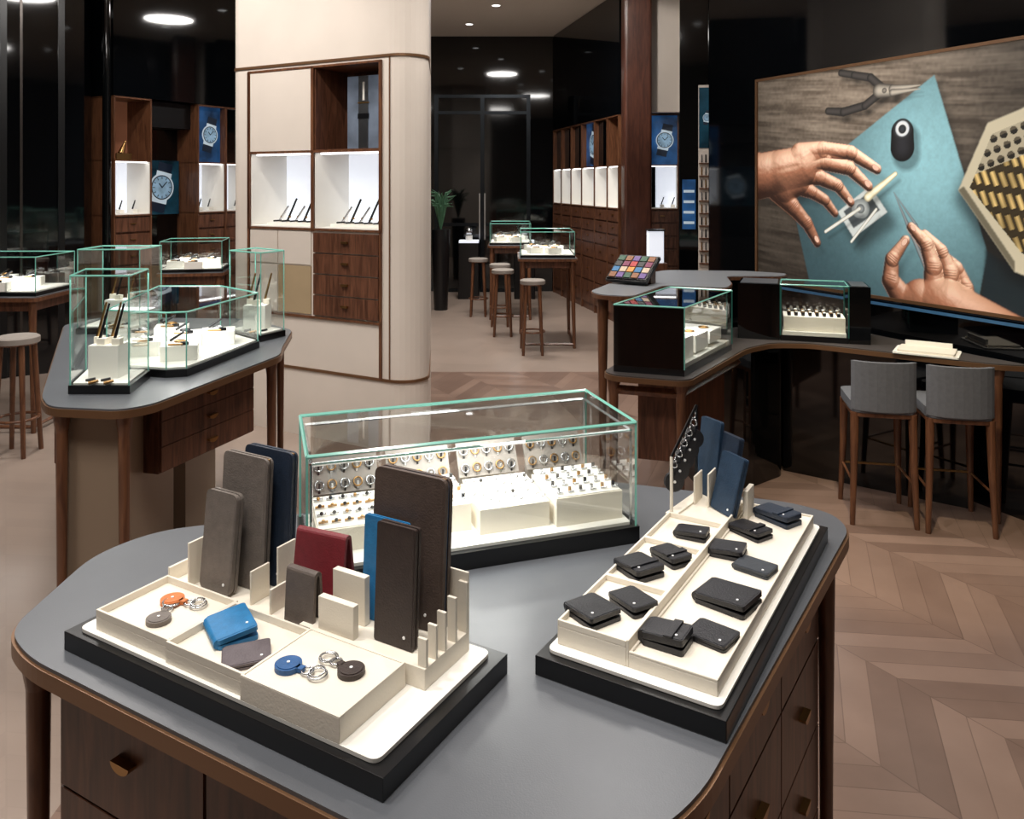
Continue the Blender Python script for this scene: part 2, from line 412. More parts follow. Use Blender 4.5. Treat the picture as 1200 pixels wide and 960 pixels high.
for x in (-.62, .18):
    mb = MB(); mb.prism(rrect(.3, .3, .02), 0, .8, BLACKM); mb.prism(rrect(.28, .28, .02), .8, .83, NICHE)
    mb.cone((0, 0, .83), (0, 0, .9), .05, .05, WHITE, 16); mb.sphere((0, 0, .96), .06, STEEL)
    mb.obj('added_glow_plinth', (x, 11.7, 0))  # invented plinths, their glowing tops add bright spots near the door

# ------------------------------------------------------------------ glass case
def glass_case(name, pts, z0, h, base=.03, content=None, light=0, edge=.004, inner=False):
    N = len(pts); a = sum(pts[i][0]*pts[(i+1) % N][1]-pts[(i+1) % N][0]*pts[i][1] for i in range(N))
    if a < 0: pts = pts[::-1]
    c = Vector((sum(p[0] for p in pts)/N, sum(p[1] for p in pts)/N))
    lp = [(p[0]-c.x, p[1]-c.y) for p in pts]
    mb = MB()
    mb.prism(inset(lp, -.006), 0, base, BLACKM)
    ip = inset(lp, .008); mb.prism(ip, base, base+.006, WHITE)
    zt = h
    for i in range(N):
        p = lp[i]; q = lp[(i+1) % N]
        mb.add([(p[0], p[1], base), (q[0], q[1], base), (q[0], q[1], zt), (p[0], p[1], zt)], [(0, 1, 2, 3)], GLASS)
        mb.bar((p[0], p[1], base), (p[0], p[1], zt), edge, edge, TEAL)
        mb.bar((p[0], p[1], zt), (q[0], q[1], zt), edge*1.3, edge*1.3, TEAL)
    if inner:
        jp = inset(lp, .008)
        for i in range(N):
            p = jp[i]; q = jp[(i+1) % N]
            mb.bar((p[0], p[1], zt-.018), (q[0], q[1], zt-.018), .005, .005, STEEL)
            mb.bar((p[0], p[1], base), (p[0], p[1], zt-.018), .005, .005, STEEL)
    mb.add([(p[0], p[1], zt) for p in lp], [tuple(range(N))], GLASS)
    if content: content(mb, lp, base+.006)
    o = mb.obj(name, (c.x, c.y, z0))
    if light:
        ld = bpy.data.lights.new(name+'_fill', 'AREA'); ld.energy = light; ld.size = .25; ld.color = (1, .98, .95)
        lo = bpy.data.objects.new(name+'_fill', ld); S.collection.objects.link(lo); lo.location = (0, 0, h-.015); lo.parent = o  # unseen area light added under the top to brighten the contents
    return o

# ------------------------------------------------------------------ foreground table
T = [(-.85, 1.36), (-.77, 1.28), (-.10, .898), (.10, .885), (.225, .975), (.735, 1.755), (.735, 1.84), (.66, 1.91), (.2, 2.06), (-.77, 1.755), (-.85, 1.64)]
Tr = round_poly(T, .07)
mb = MB()
mb.prism(Tr, .868, .894, BRONZE); mb.prism(inset(Tr, .005), .894, .90, GREYTOP)
mb.prism(round_poly(inset(T, .07), .04), .10, .868, WALNUT)
mb.prism(inset(T, .1), 0, .10, BLACKM)
def drawers(mb, p0, p1, z0, z1, rows, cols, o=0., pr=.022):
    for i in range(cols):
        for j in range(rows):
            a = (i+.01)/cols; b = (i+.99)/cols; za = z0+(z1-z0)*(j+.015)/rows; zb = z0+(z1-z0)*(j+.985)/rows
            mb.seg(p0, p1, za, zb, o, o+.010, WALNUT, a, b)
            mid = Vector(p0).lerp(Vector(p1), (a+b)/2); d = (Vector(p1)-Vector(p0)).normalized(); n = Vector((d.y, -d.x))
            c = mid+n*(o+.014); rz = math.atan2(d.y, d.x); zc = za*.45+zb*.55
            M0 = mb.M; mb.M = M0 @ Matrix.Translation((c.x, c.y, zc)) @ Matrix.Rotation(rz, 4, 'Z')
            arc = [(pr*math.cos(math.pi+math.pi*k/10), pr*.65*math.sin(math.pi+math.pi*k/10)) for k in range(11)]
            mb.M = mb.M @ Matrix.Rotation(math.pi/2, 4, 'X')
            mb.prism(arc, -.004, .010, BRASS); mb.M = M0
drawers(mb, (.165, 1.01), (.655, 1.76), .12, .85, 4, 3, 0.0)
drawers(mb, (-.735, 1.335), (-.13, .99), .12, .85, 4, 2, 0.0)
for x, y in ((-.80, 1.37), (-.06, .94), (.12, .935), (.20, 1.02), (.69, 1.78), (-.80, 1.66), (.2, 2.0)):
    mb.tube([(x, y, .867), (x, y, .80), (x, y, .4), (x, y, 0)], [.03, .019, .015, .013], WALNUT2, 10)
mb.obj('display_counter_table')

# ---- big glass case on table
REFPAD = pmat('grey_reflection_pad', '#8e8780', .6)  # for rear pads imitating the contents mirrored in the back glass
def case_contents(mb, lp, z):
    M0 = mb.M; mb.M = Matrix.Rotation(math.radians(18.9), 4, 'Z')
    GOLD = BRASS
    offs = (-.03, -.015, -.045, -.06)
    for k in range(4):
        x0 = -.315+k*.160; yo = offs[k]; hh = (.045, .055, .05, .058)[k]
        mb.prism([(x0, -.045+yo), (x0+.150, -.045+yo), (x0+.150, .105+yo), (x0, .105+yo)], z, z+hh, CREAM2)
        mb.box((x0+.075, .03+yo, z+hh+.004), (.144, .144, .005), WHITE, R=Matrix.Rotation(.06, 3, 'X'))
        for i in range(6):
            for j in range(4):
                x = x0+.014+i*.025; y = -.022+yo+j*.034; zz = z+hh+.007+.06*(y-.03-yo)
                if k == 2:
                    if (i+j) % 2: mb.torus((x, y, zz+.003), .010, .0015, STEEL, n=14, k=5)
                    if (i*j) % 4 == 3: mb.sphere((x, y, zz+.003), .004, PENB, n=8, k=5)
                elif k == 0:
                    mb.cone((x-.009, y, zz+.003), (x+.009, y, zz+.004), .0026, .0026, STEEL if j % 2 else GOLD, 6)
                    mb.sphere((x, y, zz+.005), .004, PENB if (i+j) % 3 else GOLD, n=8, k=5)
                else:
                    mb.cone((x, y, zz+.001), (x, y, zz+.009), .004, .004, [STEEL, PENB, GOLD][(i*2+j) % 3], 8)
                    mb.cone((x-.007, y-.008, zz+.002), (x+.007, y-.008, zz+.002), .002, .002, STEEL, 6)
        mb.box((x0+.075, .108, z+.085), (.140, .006, .075), REFPAD, R=Matrix.Rotation(-.5, 3, 'X'))
        mb.bx(x0+.01, x0+.14, .10, .118, z, z+.06, REFPAD)
        for i in range(5):  # rings on the rear pads, part of the imitated reflection
            for j in range(2):
                x = x0+.02+i*.027; mb.torus((x, .092+j*.018, z+.072+j*.033), .009, .0018, [STEEL, GOLD][(i+k) % 2], Matrix.Rotation(math.pi/2-.5, 3, 'X'), 14, 5)
                mb.box((x, .090+j*.018, z+.066+j*.033), (.004, .004, .02), STEEL if i % 2 else PENB)
    mb.M = M0
glass_case('glass_display_case', [(-.374, 1.479), (.259, 1.696), (.178, 1.958), (-.455, 1.741)], .9004, .25, .034, content=case_contents, light=1.8, edge=.004, inner=True)

# ------------------------------------------------------------------ left tray
UA = math.radians(-29.8); OL = Vector((-.72, 1.303))
uL = Vector((math.cos(UA), math.sin(UA))); vL = Vector((-math.sin(UA), math.cos(UA)))
def LT(u, v, z=0): p = OL+uL*u+vL*v; return (p.x, p.y, z)
mb = MB()
mb.bx(0, .65, 0, .30, 0, .03, BLACKM)
mb.prism(round_poly([(.02, .012), (.63, .012), (.63, .285), (.02, .285)], .015), .03, .036, WHITE)
zb = .036
def rimtray(mb, x0, x1, y0, y1, z0, z1, floor, t=.004, mat=CREAM2):
    mb.bx(x0, x1, y0, y1, z0, floor, mat)
    mb.bx(x0, x1, y0, y0+t, floor, z1, mat); mb.bx(x0, x1, y1-t, y1, floor, z1, mat)
    mb.bx(x0, x0+t, y0+t, y1-t, floor, z1, mat); mb.bx(x1-t, x1, y0+t, y1-t, floor, z1, mat)
rimtray(mb, .050, .225, .022, .155, zb, zb+.032, zb+.020)
rimtray(mb, .225, .39, .018, .150, zb, zb+.032, zb+.020)
rimtray(mb, .39, .570, .012, .150, zb, zb+.035, zb+.0335)
mb.bx(.050, .36, .155, .26, zb, zb+.020, CREAM2)
mb.bx(.36, .60, .155, .27, zb, zb+.03, CREAM2)
mb.bx(.050, .36, .258, .263, zb+.02, zb+.045, CREAM2); mb.bx(.050, .055, .155, .26, zb+.02, zb+.045, CREAM2)
for x, y0, y1, h in ((.095, .160, .20, .095), (.125, .20, .24, .12), (.235, .17, .21, .075), (.265, .20, .24, .11), (.285, .165, .2, .06)):
    mb.bx(x, x+.004, y0, y1, zb+.02, zb+h, CREAM2)
mb.bx(.395, .465, .160, .172, zb+.03, zb+.080, CREAM2)
mb.bx(.39, .455, .198, .210, zb+.03, zb+.105, CREAM2)
for y in (.158, .182, .205, .232, .262): mb.bx(.585, .600, y, y+.005, zb+.03, zb+.070+.35*(y-.158), CREAM2)
mb.bx(.56, .60, .266, .270, zb+.03, zb+.12, CREAM2)
mb.obj('leather_goods_display_tray', (OL.x, OL.y, .9004), UA, bevel=.0012)

STAR = pmat('emblem_white', '#ffffff', .4)
def leather(n, c, r=.5): return pmat(n, c, r, noise=(80, .12), bump=(350, .35))
GREYL = leather('grey_leather', '#6f6761'); GREYD = leather('taupe_leather', '#5e544e'); NAVY = leather('navy_leather', '#202c3d', .45)
MAROON = leather('maroon_leather', '#74222a'); BROWNL = leather('brown_leather', '#4f413a'); DKBROWN = leather('dark_brown_leather', '#362a26')
BLUEL = leather('blue_leather', '#2273a8'); BLACKL = leather('black_leather', '#1d1d22', .4); MAUVE = leather('mauve_leather', '#5b5256')
GRAPH = leather('graphite_leather', '#33383f'); STEELB = leather('slate_blue_leather', '#22384f')
def folio(name, w, h, t, mat, loc, rz, lean=.08, r=.015, zipm=None, star=True):
    mb = MB(); mb.M = Matrix.Rotation(-lean, 4, 'X') @ Matrix.Translation((0, 0, h/2)) @ Matrix.Rotation(math.radians(90), 4, 'X')
    mb.prism(rrect(w, h, r), -t/2, -t*.1, mat); mb.prism(rrect(w, h, r), t*.1, t/2, mat)
    mb.prism(rrect(w*.97, h*.98, r), -t*.1, t*.1, zipm or mat)
    mb.prism(rrect(w*.94, h*.965, r), t/2, t/2+.0006, mat)
    if star: mb.cone((w*.28, -h*.4, t/2), (w*.28, -h*.4, t/2+.0015), .0025, .0025, STAR, 6)
    if zipm:
        mb.box((w*.38, h/2-.004, 0), (.02, .006, .004), BRASS)
    return mb.obj(name, (loc[0], loc[1], loc[2]), rz, bevel=.0012)
zf = .9004+.036+.0205; zg = .9004+.036+.0303
folio('leather_pen_pouch', .075, .165, .016, GREYL, LT(.152, .176, zf), UA, .10, .012)
folio('leather_document_case', .108, .222, .014, GREYL, LT(.172, .212, zf), UA, .06, .012, BLACKL)
folio('leather_document_case', .115, .230, .014, NAVY, LT(.200, .240, zf), UA, .05, .012, STEELB)
def tent(name, w, h, mat, loc, rz, spread=.05):
    mb = MB(); n = 8; prof = []
    for k in range(n+1):
        a = math.pi*k/n; prof.append((math.cos(a)*.008, h-.008+math.sin(a)*.008))
    out = [(-spread/2, 0)] + [(-x, z) for x, z in prof] + [(spread/2, 0)]
    inn = [(spread/2-.006, 0)] + [(x*.4, z-.006 if z > h-.012 else z) for x, z in prof] + [(-spread/2+.006, 0)]
    loop = out+inn
    vs = [(-w/2, y, z) for y, z in loop]+[(w/2, y, z) for y, z in loop]; m = len(loop)
    mb.add(vs, [tuple(range(m)), tuple(range(m, 2*m))[::-1]] + [(i, i+m, (i+1) % m+m, (i+1) % m) for i in range(m)], mat)
    mb.cone((w*.25, -spread/2-.001+.004, h*.18), (w*.25, -spread/2+.006, h*.18), .0025, .0025, STAR, 6)
    bmesh.ops.recalc_face_normals(mb.bm, faces=mb.bm.faces[:])
    return mb.obj(name, loc, rz)
tent('leather_wallet', .098, .125, MAROON, LT(.345, .226, zf), UA+.1)
tent('leather_wallet', .060, .085, GREYD, LT(.350, .176, zf+.0005), UA, .026)
folio('leather_document_case', .138, .230, .020, BROWNL, LT(.503, .245, zg), UA, .06, .014, BLUEL)
folio('leather_passport_holder', .085, .160, .008, BLUEL, LT(.474, .2225, zg), UA, .05, .004)
folio('leather_pen_sleeve', .072, .175, .014, DKBROWN, LT(.525, .185, zg), UA, .05, .005)

def wallet(name, w, d, h, mat, loc, rz, open_=.05, shape='bifold'):
    mb = MB()
    mb.prism(rrect(w, d, .006), 0, h*.42, mat)
    M0 = mb.M
    mb.M = Matrix.Translation((-w/2, 0, h*.45)) @ Matrix.Rotation(-open_, 4, 'Y') @ Matrix.Translation((w/2, 0, 0))
    mb.prism(rrect(w, d, .006), 0, h*.45, mat)
    mb.prism(rrect(w*.94, d*.92, .005), h*.45, h*.45+.0006, mat)
    mb.cone((w*.3, -d*.28, h*.45+.0006), (w*.3, -d*.28, h*.45+.002), .0022, .0022, STAR, 6)
    if shape == 'strap':
        mb.box((w*.15, 0, h*.45+.002), (.014, d*1.01, .003), mat)
    mb.M = M0
    mb.cone((-w/2+h*.1, -d/2+.004, h*.5), (-w/2+h*.1, d/2-.004, h*.5), h*.46, h*.46, mat, 14)
    return mb.obj(name, loc, rz, bevel=.001)
wallet('leather_wallet', .060, .082, .016, BLUEL, LT(.276, .098, .9004+.036+.0205), UA+math.radians(62), .12)
# slim card holder resting on the blue tray's front rim region, clear of the edges
wallet('leather_card_holder', .066, .058, .008, MAUVE, LT(.349, .062, .9004+.036+.0205), UA+math.radians(48), .03)
def key_fob(name, mat, loc, rz):
    mb = MB()
    mb.cone((0, 0, 0), (0, 0, .007), .019, .019, mat, 28); mb.cone((0, 0, .007), (0, 0, .008), .016, .016, mat, 28)
    mb.cone((0, 0, .008), (0, 0, .0092), .0025, .0025, STAR, 6)
    mb.box((.021, 0, .004), (.012, .010, .006), mat)
    mb.torus((.033, 0, .004), .008, .0018, STEEL); mb.torus((.050, .0, .004), .013, .0015, STEEL)
    mb.torus((.048, .002, .006), .011, .0013, STEEL, Matrix.Rotation(.12, 3, 'X'))
    return mb.obj(name, loc, rz, bevel=.0008)
ORANGE = leather('orange_leather', '#c97238')
key_fob('leather_key_fob', ORANGE, LT(.118, .112, .957), UA+.25)
key_fob('leather_key_fob', GREYL, LT(.150, .062, .957), UA+math.radians(120))
key_fob('leather_key_fob', leather('royal_blue_leather', '#24558a'), LT(.435, .058, .9704), UA+.1)
key_fob('leather_key_fob', DKBROWN, LT(.520, .092, .9704), UA+math.radians(170))

# ------------------------------------------------------------------ right tray
VA = math.radians(-31.4); OR = Vector((.035, 1.237))
aR = Vector((math.cos(VA), math.sin(VA))); bR = Vector((-math.sin(VA), math.cos(VA)))
def RT(a, b, z=0): p = OR+aR*a+bR*b; return (p.x, p.y, z)
mb = MB()
mb.bx(0, .295, 0, .72, 0, .03, BLACKM)
mb.prism(round_poly([(.012, .015), (.283, .015), (.283, .705), (.012, .705)], .015), .03, .036, WHITE)
rimtray(mb, .020, .135, .035, .21, zb, zb+.038, zb+.028)
rimtray(mb, .020, .135, .21, .385, zb, zb+.038, zb+.028)
rimtray(mb, .020, .135, .385, .52, zb, zb+.038, zb+.028)
mb.bx(.022, .135, .52, .68, zb, zb+.03, CREAM2)
rimtray(mb, .139, .272, .035, .69, zb, zb+.024, zb+.020)
mb.bx(.135, .1389, .035, .69, zb, zb+.040, CREAM2)
for a, b, h in ((.045, .60, .09), (.075, .60, .10), (.128, .60, .07)):
    mb.bx(a, a+.004, b, b+.05, zb+.03, zb+h, CREAM2)
mb.bx(.15, .16, .60, .65, zb+.02, zb+.08, CREAM2)
mb.obj('leather_goods_display_tray', (OR.x, OR.y, .9004), VA, bevel=.0012)
zl = .9004+.036+.0285; zr = .9004+.036+.0205
for a, b, w, d, h, z, ang, sh in [
    (.055, .088, .070, .062, .016, zl, 65, 'bifold'), (.098, .150, .070, .050, .014, zl, 60, 'bifold'), (.062, .262, .070, .060, .018, zl, 60, 'strap'),
    (.094, .335, .066, .046, .016, zl, 60, 'strap'), (.095, .45, .060, .040, .015, zl, 95, 'bifold'),
    (.178, .092, .065, .052, .022, zr, 90, 'strap'), (.232, .140, .066, .056, .010, zr, 80, 'bifold'), (.222, .255, .088, .072, .018, zr, 80, 'bifold'),
    (.170, .43, .062, .05, .016, zr, 95, 'bifold'), (.230, .395, .066, .05, .010, zr, 80, 'bifold'), (.182, .54, .075, .048, .014, zr, 65, 'strap'), (.213, .635, .082, .05, .020, zr, 65, 'strap')]:
    mt = GRAPH if (a, b) == (.230, .395) else (NAVY if (a, b) == (.213, .635) else BLACKL)
    wallet('leather_wallet' if h > .012 else 'leather_card_holder', w, d, h, mt, RT(a, b, z), VA+math.radians(ang-90), .06 if h > .012 else .01, sh)
zs = .9004+.036+.0303
folio('leather_passport_holder', .062, .165, .010, STEELB, RT(.052, .665, zs), VA+math.radians(-30), .12, .006)
folio('leather_passport_holder', .070, .145, .014, NAVY, RT(.092, .640, zs), VA+math.radians(-35), .20, .006)
folio('leather_document_case', .070, .120, .014, STEELB, RT(.112, .590, zs), VA+math.radians(-35), .28, .006)
mb = MB()
for k in range(5):
    x = k*.024; hz = .118+k*.016
    mb.torus((x, 0, hz), .009, .0014, STEEL, Matrix.Rotation(math.pi/2, 3, 'X'))
    mb.torus((x, 0, hz-.017), .007, .0014, STEEL, Matrix.Rotation(math.pi/2, 3, 'Y'))
    mb.bar((x, 0, hz-.024), (x, 0, hz-.036), .009, .009, BLACKL)
    M0 = mb.M; mb.M = Matrix.Translation((x, 0, hz-.052)) @ Matrix.Rotation(math.radians(-45), 4, 'Z')
    mb.cone((0, -.004, 0), (0, .004, 0), .021, .021, BLACKL, 22); mb.cone((0, -.005, 0), (0, -.0038, 0), .003, .003, STAR, 6); mb.M = M0
mb.bar((-.012, 0, .120), (.108, 0, .200), .005, .005, BLACKM); mb.bar((-.012, 0, 0), (-.012, 0, .120), .005, .005, CREAM2)
mb.bar((.108, 0, 0), (.108, 0, .200), .005, .005, BLACKM); mb.box((.048, 0, .002), (.13, .022, .004), CREAM2)
mb.obj('key_chain_stand', RT(.026, .535, zs), VA+math.radians(84))

# ------------------------------------------------------------------ left table
T2 = [(-1.56, 2.72), (-1.30, 2.68), (-1.22, 2.75), (-1.01, 3.55), (-1.05, 3.72), (-1.12, 4.15), (-1.45, 4.5), (-2.30, 4.55), (-2.38, 4.3), (-1.66, 2.85)]
mb = MB(); T2r = round_poly(T2, .06)
mb.prism(T2r, .868, .894, BRONZE); mb.prism(inset(T2r, .005), .894, .90, GREYTOP)
mb.prism([(-1.30, 2.98), (-1.12, 3.50), (-1.60, 3.7), (-1.75, 3.1)], .58, .868, WALNUT)
drawers(mb, (-1.30, 2.98), (-1.12, 3.50), .585, .865, 3, 1, 0, .025)
LPAN = pmat('taupe_panel', '#8a7764', .5)
mb.prism([(-1.55, 2.80), (-1.33, 2.77), (-1.42, 3.4), (-1.78, 3.4)], .06, .868, LPAN)
mb.prism([(-1.9, 3.6), (-1.45, 3.6), (-1.5, 4.1), (-2.1, 4.2)], .0, .868, LPAN)
for x, y in ((-1.535, 2.765), (-1.31, 2.74), (-1.07, 3.6), (-1.10, 3.72), (-1.2, 4.2), (-2.25, 4.4)):
    mb.tube([(x, y, .87), (x, y, .8), (x, y, .3), (x, y, 0)], [.030, .020, .016, .014], WALNUT2, 10)
mb.obj('display_counter_table')
def pen_contents(n, hh):
    def f(mb, lp, z):
        xs = [p[0] for p in lp]; ys = [p[1] for p in lp]
        w = (max(xs)-min(xs))*.5; d = (max(ys)-min(ys))*.5
        mb.box((0, 0, z+hh/2), (w*.8, d*.7, hh), WHITE)
        for k in range(n):
            x = -w*.3+w*.6*k/max(1, n-1); y = (-1)**k*d*.15
            mb.box((x, y, z+hh+.012), (.03, .03, .024), CREAM2)
            mb.cone((x-.01, y, z+hh+.02), (x+.02, y+.01, z+hh+.15), .006, .004, PENB if k % 2 else BRASS, 8)
            mb.cone((x, y-.1, z+.002), (x+.03, y-.09, z+.008), .006, .005, BRASS if k % 2 else PENB, 8)
    return f
def low_contents(mb, lp, z):
    for i, (x, y) in enumerate(((-.12, -.12), (.06, -.2), (-.02, .05), (.1, .12), (-.15, .22))):
        mb.box((x, y, z+.03), (.14, .12, .06), WHITE, .3); mb.torus((x, y, z+.07), .02, .004, [STEEL, BRASS, PENB][i % 3]); mb.box((x+.03, y-.03, z+.066), (.03, .02, .012), PENB, .5)
        mb.cone((x-.05, y+.02, z+.066), (x+.0, y+.04, z+.10), .006, .005, PENB, 8)
        mb.cone((x-.03, y-.045, z+.063), (x+.03, y-.05, z+.066), .004, .004, BRASS, 8)
glass_case('tall_glass_display_case', [(-1.575, 2.89), (-1.366, 2.89), (-1.40, 3.12), (-1.64, 3.12)], .9004, .42, .03, content=pen_contents(4, .12), light=1.2)
glass_case('glass_display_case', [(-1.335, 3.13), (-1.265, 3.15), (-1.16, 3.70), (-1.42, 3.95), (-1.72, 3.95), (-1.60, 3.2)], .9004, .25, .03, content=low_contents, light=2.2)
glass_case('tall_glass_display_case', [(-1.385, 3.98), (-1.19, 3.84), (-1.12, 3.98), (-1.31, 4.14)], .9004, .42, .03, content=pen_contents(3, .12), light=1.2)
glass_case('tall_glass_display_case', [(-2.16, 4.03), (-1.86, 4.05), (-1.86, 4.3), (-2.16, 4.28)], .9004, .42, .03, content=pen_contents(3, .12), light=1.2)

# ------------------------------------------------------------------ far display tables with stools
def high_table(loc, w, d, rz=0):
    mb = MB()
    mb.prism(rrect(w, d, .05), .87, .895, WALNUT2); mb.prism(rrect(w-.02, d-.02, .04), .895, .90, GREYTOP)
    mb.prism(rrect(w-.12, d-.12, .02), .80, .87, WALNUT)
    for sx in (-1, 1):
        for sy in (-1, 1):
            mb.tube([(sx*(w/2-.05), sy*(d/2-.05), .87), (sx*(w/2-.045), sy*(d/2-.045), .4), (sx*(w/2-.035), sy*(d/2-.035), 0)], [.026, .020, .016], WALNUT2, 8)
        mb.bar((sx*(w/2-.04), -(d/2-.04), .04), (sx*(w/2-.04), d/2-.04, .04), .018, .018, WALNUT2)
    mb.bar((-(w/2-.04), -(d/2-.04), .04), (w/2-.04, -(d/2-.04), .04), .018, .018, WALNUT2)
    mb.obj('high_display_table', (loc[0], loc[1], 0), rz)
    c, s = math.cos(rz), math.sin(rz); W = w*.45; Dd = d*.40
    pts = [(loc[0]+x*c-y*s, loc[1]+x*s+y*c) for x, y in ((-W, -Dd), (W, -Dd), (W, Dd), (-W, Dd))]
    glass_case('glass_display_case', pts, .9005, .26, .025, content=low_contents, light=2.4)
high_table((.36, 8.5), .60, .85)
high_table((-.02, 10.2), .55, .85)
high_table((-2.75, 7.05), .55, .55, .2)
high_table((-3.50, 5.62), .75, .6, 0)
def round_stool(x, y, h=.72):
    mb = MB()
    mb.cone((0, 0, h-.05), (0, 0, h-.04), .11, .12, WALNUT2, 24); mb.cone((0, 0, h-.04), (0, 0, h-.008), .123, .123, SEATL, 24); mb.cone((0, 0, h-.008), (0, 0, h), .123, .11, SEATL, 24)
    for k in range(4):
        a = math.pi/4+k*math.pi/2
        mb.tube([(.09*math.cos(a), .09*math.sin(a), h-.05), (.13*math.cos(a), .13*math.sin(a), 0)], [.018, .014], WALNUT2, 8)
    mb.torus((0, 0, .22), .115, .009, WALNUT2)
    mb.obj('round_bar_stool', (x, y, 0))
for x, y in ((.20, 7.85), (-.10, 8.8), (-.14, 9.4), (-.42, 10.1), (-3.02, 4.95)): round_stool(x, y)

# ------------------------------------------------------------------ right counter
mb = MB()
ledge = round_poly([(.42, 3.76), (.46, 3.68), (.74, 3.58), (.80, 3.60), (1.24, 4.28), (1.42, 4.43), (1.62, 4.42), (2.33, 3.90), (2.50, 3.86), (2.36, 4.10), (2.02, 4.82), (1.60, 4.95), (1.30, 4.90), (.95, 4.75), (.80, 4.5)], .06)
mb.prism(ledge, .750, .774, BRONZE); mb.prism(inset(ledge, .006), .774, .78, pmat('counter_top_dark', '#4a4543', .35))
mb.prism(round_poly([(1.02, 4.32), (1.30, 4.40), (1.53, 4.58), (1.55, 4.9), (1.3, 4.9), (.98, 4.7)], .05), .0, .750, BLACKG)
mb.prism([(1.56, 4.66), (2.16, 4.22), (2.33, 4.10), (2.05, 4.72), (1.56, 4.9)], 0, .750, BLACKG)
for x, y in ((.47, 3.75), (.76, 3.65), (2.36, 3.94)):
    mb.tube([(x, y, .750), (x, y, .68), (x, y, .3), (x, y, 0)], [.034, .022, .018, .014], WALNUT2, 10)
mb.bar((.47, 3.75, .70), (.76, 3.65, .70), .03, .03, WALNUT2); mb.bar((.76, 3.65, .70), (1.2, 4.32, .70), .03, .03, WALNUT2)
mb.prism([(.60, 3.86), (.80, 3.80), (1.12, 4.28), (.92, 4.42)], .34, .750, WALNUT)
mb.obj('sales_counter')
mb = MB()
rp = round_poly([(.40, 4.22), (.44, 4.08), (.60, 4.02), (.84, 4.46), (1.16, 4.35), (1.24, 4.55), (1.30, 4.90), (1.65, 4.90), (1.72, 5.05), (1.5, 5.2), (1.0, 5.25), (.72, 4.95)], .06)
mb.prism(rp, 1.065, 1.085, WALNUT2); mb.prism(inset(rp, .006), 1.085, 1.09, pmat('counter_top_slate', '#7c7f83', .35))
mb.prism([(.85, 4.98), (1.0, 5.16), (1.5, 5.1), (1.6, 5.02), (1.3, 4.98)], 0, 1.065, BLACKG)
mb.tube([(.47, 4.2, 1.065), (.47, 4.2, .5), (.47, 4.2, 0)], [.03, .02, .014], WALNUT2)
mb.obj('raised_counter_desk')
def disp_box(name, A, B, C, Dp, z0, z1, blacks, content, light, extra=()):
    P = [A, B, C, Dp]; c = Vector((sum(p[0] for p in P)/4, sum(p[1] for p in P)/4)); lp = [(p[0]-c.x, p[1]-c.y) for p in P]
    mb = MB(); h = z1-z0
    mb.prism(lp, 0, .03, BLACKM); mb.prism(inset(lp, .01), .03, .05, WHITE)
    ip = inset(lp, .012)
    for i in range(4):
        p, q = lp[i], lp[(i+1) % 4]; pi_, qi = ip[i], ip[(i+1) % 4]
        if i in blacks: mb.prism([p, q, qi, pi_], .03, h, BLACKG)
        else:
            mb.add([(p[0], p[1], .03), (q[0], q[1], .03), (q[0], q[1], h), (p[0], p[1], h)], [(0, 1, 2, 3)], GLASS)
            mb.bar((p[0], p[1], .03), (p[0], p[1], h), .005, .005, TEAL); mb.bar((q[0], q[1], .03), (q[0], q[1], h), .005, .005, TEAL)
        mb.bar((p[0], p[1], h), (q[0], q[1], h), .006, .006, TEAL)
    mb.add([(p[0], p[1], h) for p in lp], [(0, 1, 2, 3)], GLASS)
    content(mb, lp, .05)
    for q in extra:
        q = [(x-c.x, y-c.y) for x, y in q]; mb.prism(q, 0, h, BLACKG); mb.prism(inset(q, .012), h, h+.004, GREYTOP)
    o = mb.obj(name, (c.x, c.y, z0))
    ld = bpy.data.lights.new(name+'_fill', 'AREA'); ld.energy = light; ld.size = .22
    lo = bpy.data.objects.new(name+'_fill', ld); S.collection.objects.link(lo); lo.location = (0, 0, h-.02); lo.parent = o  # added area light without a fitting, brightens the box inside
def c1(mb, lp, z):
    R = math.radians(57)
    for k in range(3):
        t = -.2+k*.2; x = math.cos(R)*t+.03; y = math.sin(R)*t
        mb.box((x, y, z+.05), (.17, .2, .10-.02*k), WHITE, R); mb.torus((x+.03, y-.02, z+.105-.01*k), .022, .004, BRASS); mb.cone((x-.04, y, z+.11), (x-.02, y+.05, z+.11), .007, .007, PENB, 8)
disp_box('black_display_box', (.47, 3.75), (.775, 3.645), (1.15, 4.24), (.85, 4.38), .7805, 1.09, (0, 3), c1, 2.4)
def c2(mb, lp, z):
    R = math.radians(-17)
    Rm = Matrix.Rotation(R, 3, 'Z')
    mb.box((0, 0, z+.04), (.32, .18, .08), CREAM2, R)
    for i in range(8):
        for j in range(3):
            v = Rm @ Vector((-.13+i*.037, -.055+j*.05, 0))
            mb.cone((v.x, v.y, z+.08), (v.x, v.y, z+.10), .010, .010, BRASS if j % 2 else PENB, 10); mb.cone((v.x, v.y, z+.10), (v.x, v.y, z+.104), .008, .008, WHITE if (i+j) % 2 else BRASS, 10)
def lerp2(a, b, t): return (a[0]+(b[0]-a[0])*t, a[1]+(b[1]-a[1])*t)
F0, F1, B1, B0 = (1.27, 4.56), (1.93, 4.36), (2.0, 4.60), (1.36, 4.80)
ext = [[lerp2(F0, F1, a), lerp2(F0, F1, b), lerp2(B0, B1, b), lerp2(B0, B1, a)] for a, b in ((0, .325), (.845, 1))]
disp_box('counter_display_case', lerp2(F0, F1, .33), lerp2(F0, F1, .84), lerp2(B0, B1, .84), lerp2(B0, B1, .33), .7805, 1.09, (), c2, 1.0, ext)
